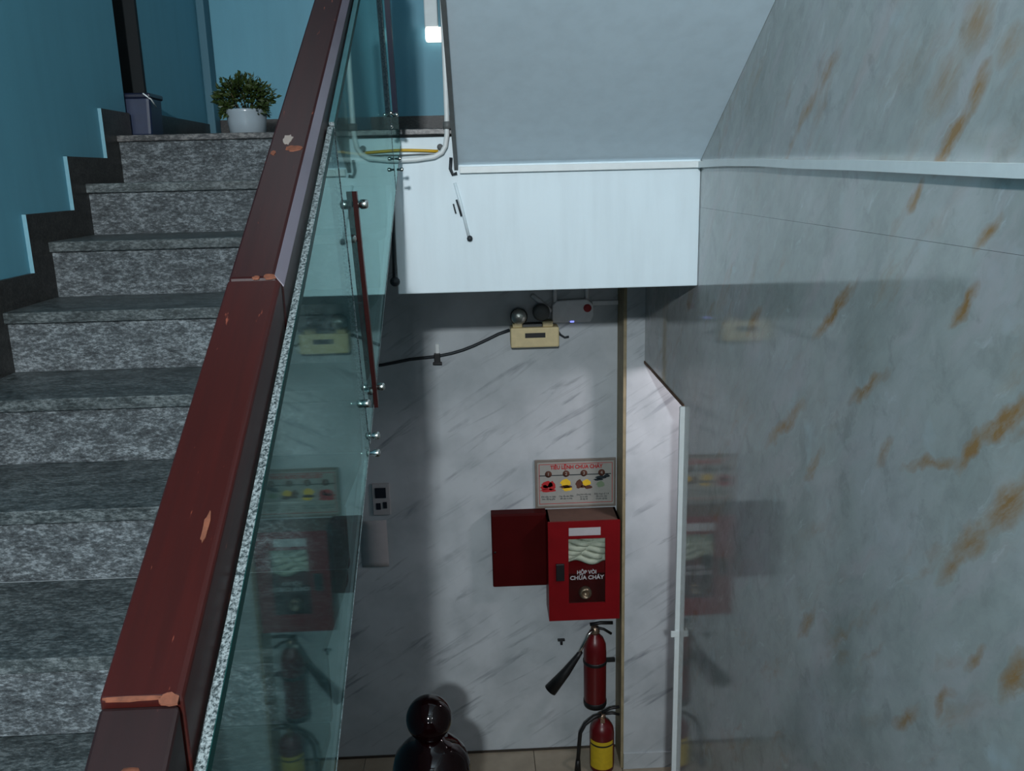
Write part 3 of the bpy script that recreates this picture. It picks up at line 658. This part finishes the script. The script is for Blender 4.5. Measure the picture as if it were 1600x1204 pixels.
m = MB(); m.lathe([(.066, .27), (.0685, .275), (.0685, .288), (.066, .292)], (X, Y, Z), n=32); m.box(X + .06, X + .115, Y - .01, Y + .012, Z + .272, Z + .290); m.build('strap', M['black'], ex)
m = MB(); m.tube([(X - .01, Y - .02, Z + .49), (X - .04, Y - .03, Z + .465), (X - .075, Y - .04, Z + .40), (X - .10, Y - .04, Z + .345)], .010, 10); m.build('discharge_tube', M['steel'], ex)
m = MB(); m.tube([(X - .085, Y - .04, Z + .365), (X - .105, Y - .04, Z + .335), (X - .17, Y - .045, Z + .245), (X - .262, Y - .05, Z + .135)], [.013, .016, .026, .038], 16); m.build('horn', M['black'], ex)
m = MB(); m.box(X - .02, X + .02, Y + .05, YF - .001, Z + .36, Z + .42); m.build('wall_bracket', M['black'], ex)
# standing dry powder one
X, Y, Z = .615, 4.315, ZF
ex2 = extinguisher(X, Y, Z, .4, .07, 'red fire extinguisher with a yellow label standing on the floor')
m = MB(); m.lathe([(.062, 0), (.068, .01), (.070, .03), (.070, .235), (.066, .268), (.048, .298), (.026, .315), (.020, .335)], (X, Y, Z), n=32); m.build('cylinder', M['ext_red'], ex2)
a0, a1 = math.radians(198), math.radians(322); n = 18
def wrap(name, r_, h0, h1, mat):
    m = MB(); vs = []
    for k in range(n + 1):
        a = a0 + (a1 - a0) * k / n
        for rr in (r_, r_ - .0006):
            vs += [(X + rr * math.cos(a), Y + rr * math.sin(a), Z + h0), (X + rr * math.cos(a), Y + rr * math.sin(a), Z + h1)]
    fs = []
    for k in range(n):
        b = 4 * k; fs += [(b, b + 4, b + 5, b + 1), (b + 2, b + 3, b + 7, b + 6), (b + 1, b + 5, b + 7, b + 3), (b, b + 2, b + 6, b + 4)]
    fs += [(0, 1, 3, 2), (4 * n, 4 * n + 2, 4 * n + 3, 4 * n + 1)]
    m.add(vs, fs); m.build(name, mat, ex2)
wrap('yellow_label', .0712, .035, .212, M['ylabel']); wrap('label_band', .0718, .180, .190, M['black'])
m = MB(); m.lathe([(.022, .325), (.022, .35), (.010, .355)], (X, Y, Z), n=16); m.box(X - .012, X + .012, Y - .035, Y - .02, Z + .315, Z + .337); m.build('valve', M['brass'], ex2)
m = MB(); m.tube([(X + .0, Y, Z + .360), (X + .05, Y, Z + .385), (X + .10, Y, Z + .392)], .008, 8); m.build('handle', M['black'], ex2)
m = MB(); m.tube([(X + .01, Y, Z + .350), (X + .06, Y, Z + .353), (X + .10, Y, Z + .343)], .007, 8); m.build('handle', M['black'], ex2)
m = MB(); m.tube([(X - .005, Y - .01, Z + .352), (X - .05, Y - .02, Z + .345), (X - .100, Y - .03, Z + .310), (X - .128, Y - .035, Z + .26), (X - .136, Y - .035, Z + .17), (X - .142, Y - .035, Z + .075)], .011, 10); m.build('hose', M['black'], ex2)
m = MB(); m.tube([(X - .142, Y - .035, Z + .085), (X - .144, Y - .035, Z + .015)], [.013, .019], 12); m.build('nozzle', M['black'], ex2)
hk = MB(); hk.box(.382, .424, YF - .02, YF, -2.632, -2.622); hk.box(.396, .410, YF - .03, YF, -2.650, -2.624); tag(hk.build('wall_hook', M['black'], bevel=.002), 'small empty black hook left of the hung extinguisher', 'hook')

# ------------------------------------------------------------------ papers and switch plate on the shaded part of the far wall
sw = empty('switch_panel', (-.574, YF, -1.81), 'grey switch panel with dark squares on the shaded far wall', 'switch')
m = MB(); m.box(-.628, -.532, YF - .012, YF, -1.815, -1.632); m.build('plate', M['paper'], sw, .003)
for x0, x1, z0, z1 in ((-.612, -.552, -1.715, -1.655), (-.610, -.584, -1.782, -1.744), (-.572, -.550, -1.776, -1.738)):
    m = MB(); m.box(x0, x1, YF - .017, YF - .011, z0, z1); m.build('switch_key', M['socket'], sw, .002)
nt = empty('paper_notice', (-.63, YF, -2.12), 'creased white paper notice taped below the switch panel', 'paper')
m = MB(); n = 10; vs = []
for i in range(n + 1):
    for j in range(3): vs.append((-.71 + .15 * j / 2, YF - .004 - .003 * math.sin(i * 2.1 + j), -2.125 + .275 * i / n))
m.add(vs, [(i * 3 + j, i * 3 + j + 1, i * 3 + j + 4, i * 3 + j + 3) for i in range(n) for j in range(2)], 0, True); pz = m.build('sheet', M['paper'], nt)
sm = pz.modifiers.new('solid', 'SOLIDIFY'); sm.thickness = .0015
